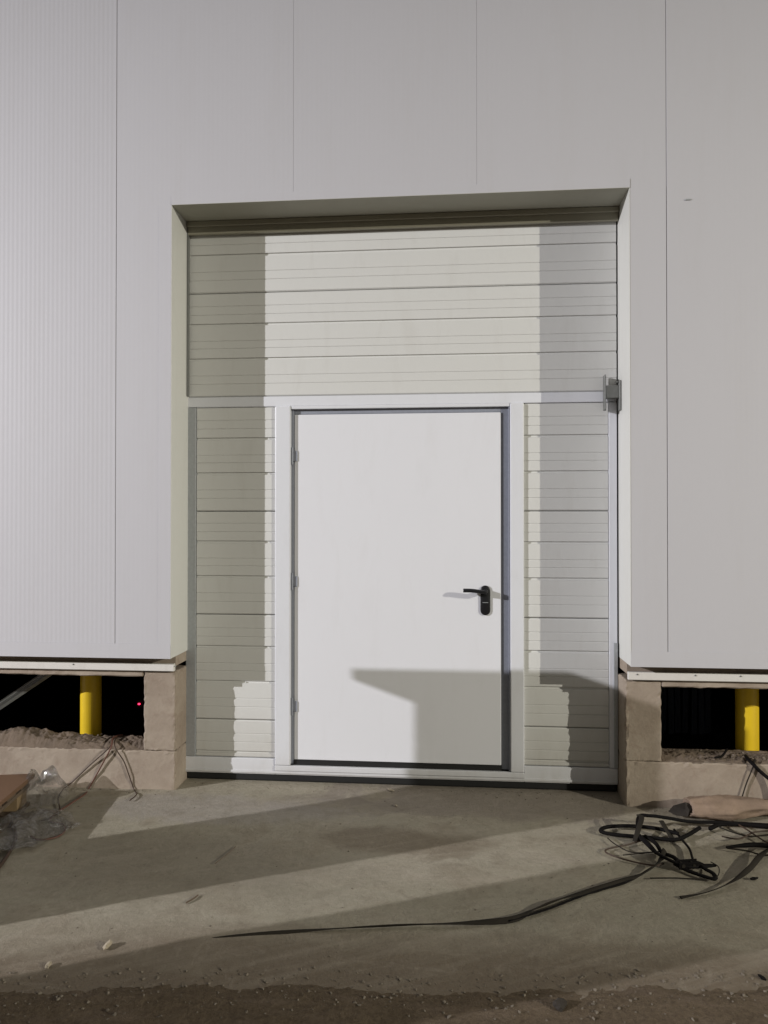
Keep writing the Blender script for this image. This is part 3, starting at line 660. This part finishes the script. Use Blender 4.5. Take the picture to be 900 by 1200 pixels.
vs = [bm.verts.new(q) for q in tri]; tip = bm.verts.new(G(810, 948, .055) + Vector((.06, .03, 0)))
for i in range(6): bm.faces.new((vs[i], vs[(i+1) % 6], tip))
cen = bm.verts.new(sum(tri, Vector())/6 + Vector((.03, .01, 0)))
for i in range(6): bm.faces.new((vs[(i+1) % 6], vs[i], cen))
bmesh.ops.recalc_face_normals(bm, faces=bm.faces[:]); obj('dark_opening', bm, M['shade_clod'], sheet)  # near-black colour stands in for the shade inside the roll's open end

# ------------------------------------------------------------------ debris
def scrap(name, label, cat, px, py, s, mat, n=6, h=.5):
    c_ = on(px, py, 0); bm = nb(); g = bmesh.ops.create_icosphere(bm, subdivisions=2, radius=1, matrix=Matrix.Diagonal((s[0], s[1], s[2], 1)))
    sd = random.random()*50
    for v_ in bm.verts:
        k = 1 + .75*noise.noise(v_.co*(1.5/max(s)) + Vector((sd, 0, 0))); v_.co = v_.co*k
    o = obj(name, bm, M[mat]); o.location = (c_.x, c_.y, s[2]*.45); o.rotation_euler = (0, 0, random.random()*3)
    return tag(o, label, cat)
scrap('stone', 'pale flat stone lying in the lit strip at the left', 'stone', 125, 1110, (.022, .014, .010), 'scrap')
scrap('paper_scrap', 'small pale scrap left of the pale stone', 'scrap', 56, 1132, (.016, .009, .006), 'scrap')
scrap('stone', 'dark clod on the soil strip at the bottom', 'stone', 655, 1179, (.030, .020, .016), 'shade_clod')
scrap('paper_scrap', 'tiny white scrap beside the door seal', 'scrap', 458, 926, (.024, .010, .003), 'scrap')
scrap('paper_scrap', 'tiny white scrap a little in front of the door seal', 'scrap', 464, 944, (.012, .007, .003), 'scrap')
scrap('stone', 'small black clod near the worn strap at the right edge', 'stone', 884, 1030, (.018, .008, .006), 'cable_black')
scrap('stone', 'black clod on the concrete at the lower right edge', 'stone', 893, 1146, (.014, .008, .006), 'cable_black')
for (x0, y0), (x1, y1), lb in (((218, 1058), (232, 1049), 'short twig lying alone on the left of the yard'), ((252, 1012), (276, 992), 'thin long twig lying on the shaded concrete'), ((834, 1187), (838, 1200), 'pale straw stuck in the soil strip at the right')):
    bm = nb(); tube(bm, [on(x0, y0, .006), on((x0+x1)/2+1, (y0+y1)/2, .008), on(x1, y1, .006)], .0035 if x0 == 218 else .002, 5, 3)
    tag(obj('twig', bm, M['wood_dark']), lb, 'twig')
# loose rubble along the soil edge and grit over the concrete
pts = []
for _ in range(1700):
    x = random.uniform(-2.2, 2.3); d = abs(random.gauss(0, .15)); y = soil_edge(x) + .04 - d
    r_ = min(.0065, .0013/(random.random()+.12)); pts.append((x, y, max(sh(x, y), gh(x, y)) + r_*.2, r_))
lumps('loose_gravel', pts, M['stone'], 'small brown stones and gravel along the edge of the soil strip', 'gravel')
pts = []
for _ in range(420):
    x = random.uniform(-2.2, 2.2); y = random.uniform(-1.7, -.05); r_ = .0012/(random.random()+.22); pts.append((x, y, gh(x, y)+r_*.2, r_))
for _ in range(260):
    x = random.uniform(-1.2, 1.2); y = -.04 - abs(random.gauss(0, .06)); r_ = .0012/(random.random()+.22); pts.append((x, y, gh(x, y)+r_*.2, r_))
for _ in range(240):
    x = random.choice((-1, 1))*random.uniform(1.28, 2.3); y = DP - .012 - abs(random.gauss(0, .04)); r_ = .0014/(random.random()+.2); pts.append((x, y, gh(x, y)+r_*.2, r_))
lumps('grit', pts, M['stone'], 'fine grit scattered over the concrete yard in front of the door', 'grit')

# ------------------------------------------------------------------ out of frame: masts, and stacks added to cast the yard and door shadows
def mast(loc, label, aim):
    t = thing('floodlight_mast', label, 'mast', (loc.x, loc.y, 0))
    d = (Vector(aim)-loc); d.z = 0; d.normalize(); bx_, by_ = -d.x*.35, -d.y*.35
    bm = nb(); cyl(bm, (bx_, by_), .075, 0, loc.z+.25, 20, .05); obj('pole', bm, M['mast'], t)
    bm = nb(); cyl(bm, (bx_, by_), .16, 0, .03, 20); obj('base_plate', bm, M['mast'], t)
    q = (Vector(aim)-loc).to_track_quat('-Z', 'Y').to_matrix().to_4x4(); q.translation = Vector((0, 0, loc.z))
    bm = nb(); box(bm, -.22, .22, -.16, .16, .17, .26, .01); bm.transform(q); obj('lamp_housing', bm, M['mast'], t)
    bm = nb(); box(bm, -.20, .20, -.14, .14, .155, .169, .002); bm.transform(q); obj('lamp_glass', bm, M['lamp'], t)
mast(LA, 'tall floodlight mast standing in the yard to the left', (0, 0, .9)); mast(LB, 'tall floodlight mast standing in the yard to the right', (0, 0, .9))
def polar(ang, dist): return LA.x + math.cos(R(ang))*dist, LA.y + math.sin(R(ang))*dist
sx0, sx1, sy0, sy1, sh_ = -3.90, -3.24, -2.50, -2.20, 2.02  # invented block stack, sized so its shade falls on the door and yard
st = thing('shadow_block_stack', 'unseen stack of grey blocks with an overhanging lid, added to cast the door shadow', 'stack', (sx0, sy1, 0))
for k in range(9):
    for j in range(2):
        xa = (0, .332)[j]
        pbox('block', M['blocks'], st, xa+.001, xa+.328, sy0-sy1, 0, .02 + k*.211, .228 + k*.211, bev=.004)
bm = nb(); pr = [(-.26, 1.975), (-.02, 1.925), (.66, 1.925), (.66, sh_), (-.26, sh_)]  # lid overhang shaped for the stepped shadow edge on the wicket door
a_ = [bm.verts.new((p_[0], sy0-sy1, p_[1])) for p_ in pr]; b_ = [bm.verts.new((p_[0], .0, p_[1])) for p_ in pr]
for i in range(5): bm.faces.new((a_[i], b_[i], b_[(i+1) % 5], a_[(i+1) % 5]))
bm.faces.new(a_[::-1]); bm.faces.new(b_); bmesh.ops.recalc_face_normals(bm, faces=bm.faces[:]); obj('shadow_lid', bm, M['wood'], st)
tx0, tx1, ty0, ty1 = -3.90, -3.32, -3.47, -3.145  # invented timber stack, placed to bound the lit strip on the yard
st = thing('shadow_timber_stack', 'unseen upright stack of timber beams beside the blocks, added to shade the yard', 'stack', (tx0, ty1, 0))
for k in range(20):
    for j in range(2):
        ya = (0, -.163)[j]
        pbox('beam', M['wood'], st, 0, tx1-tx0, ya-.161, ya, k*.1, k*.1+.098, bev=.003)
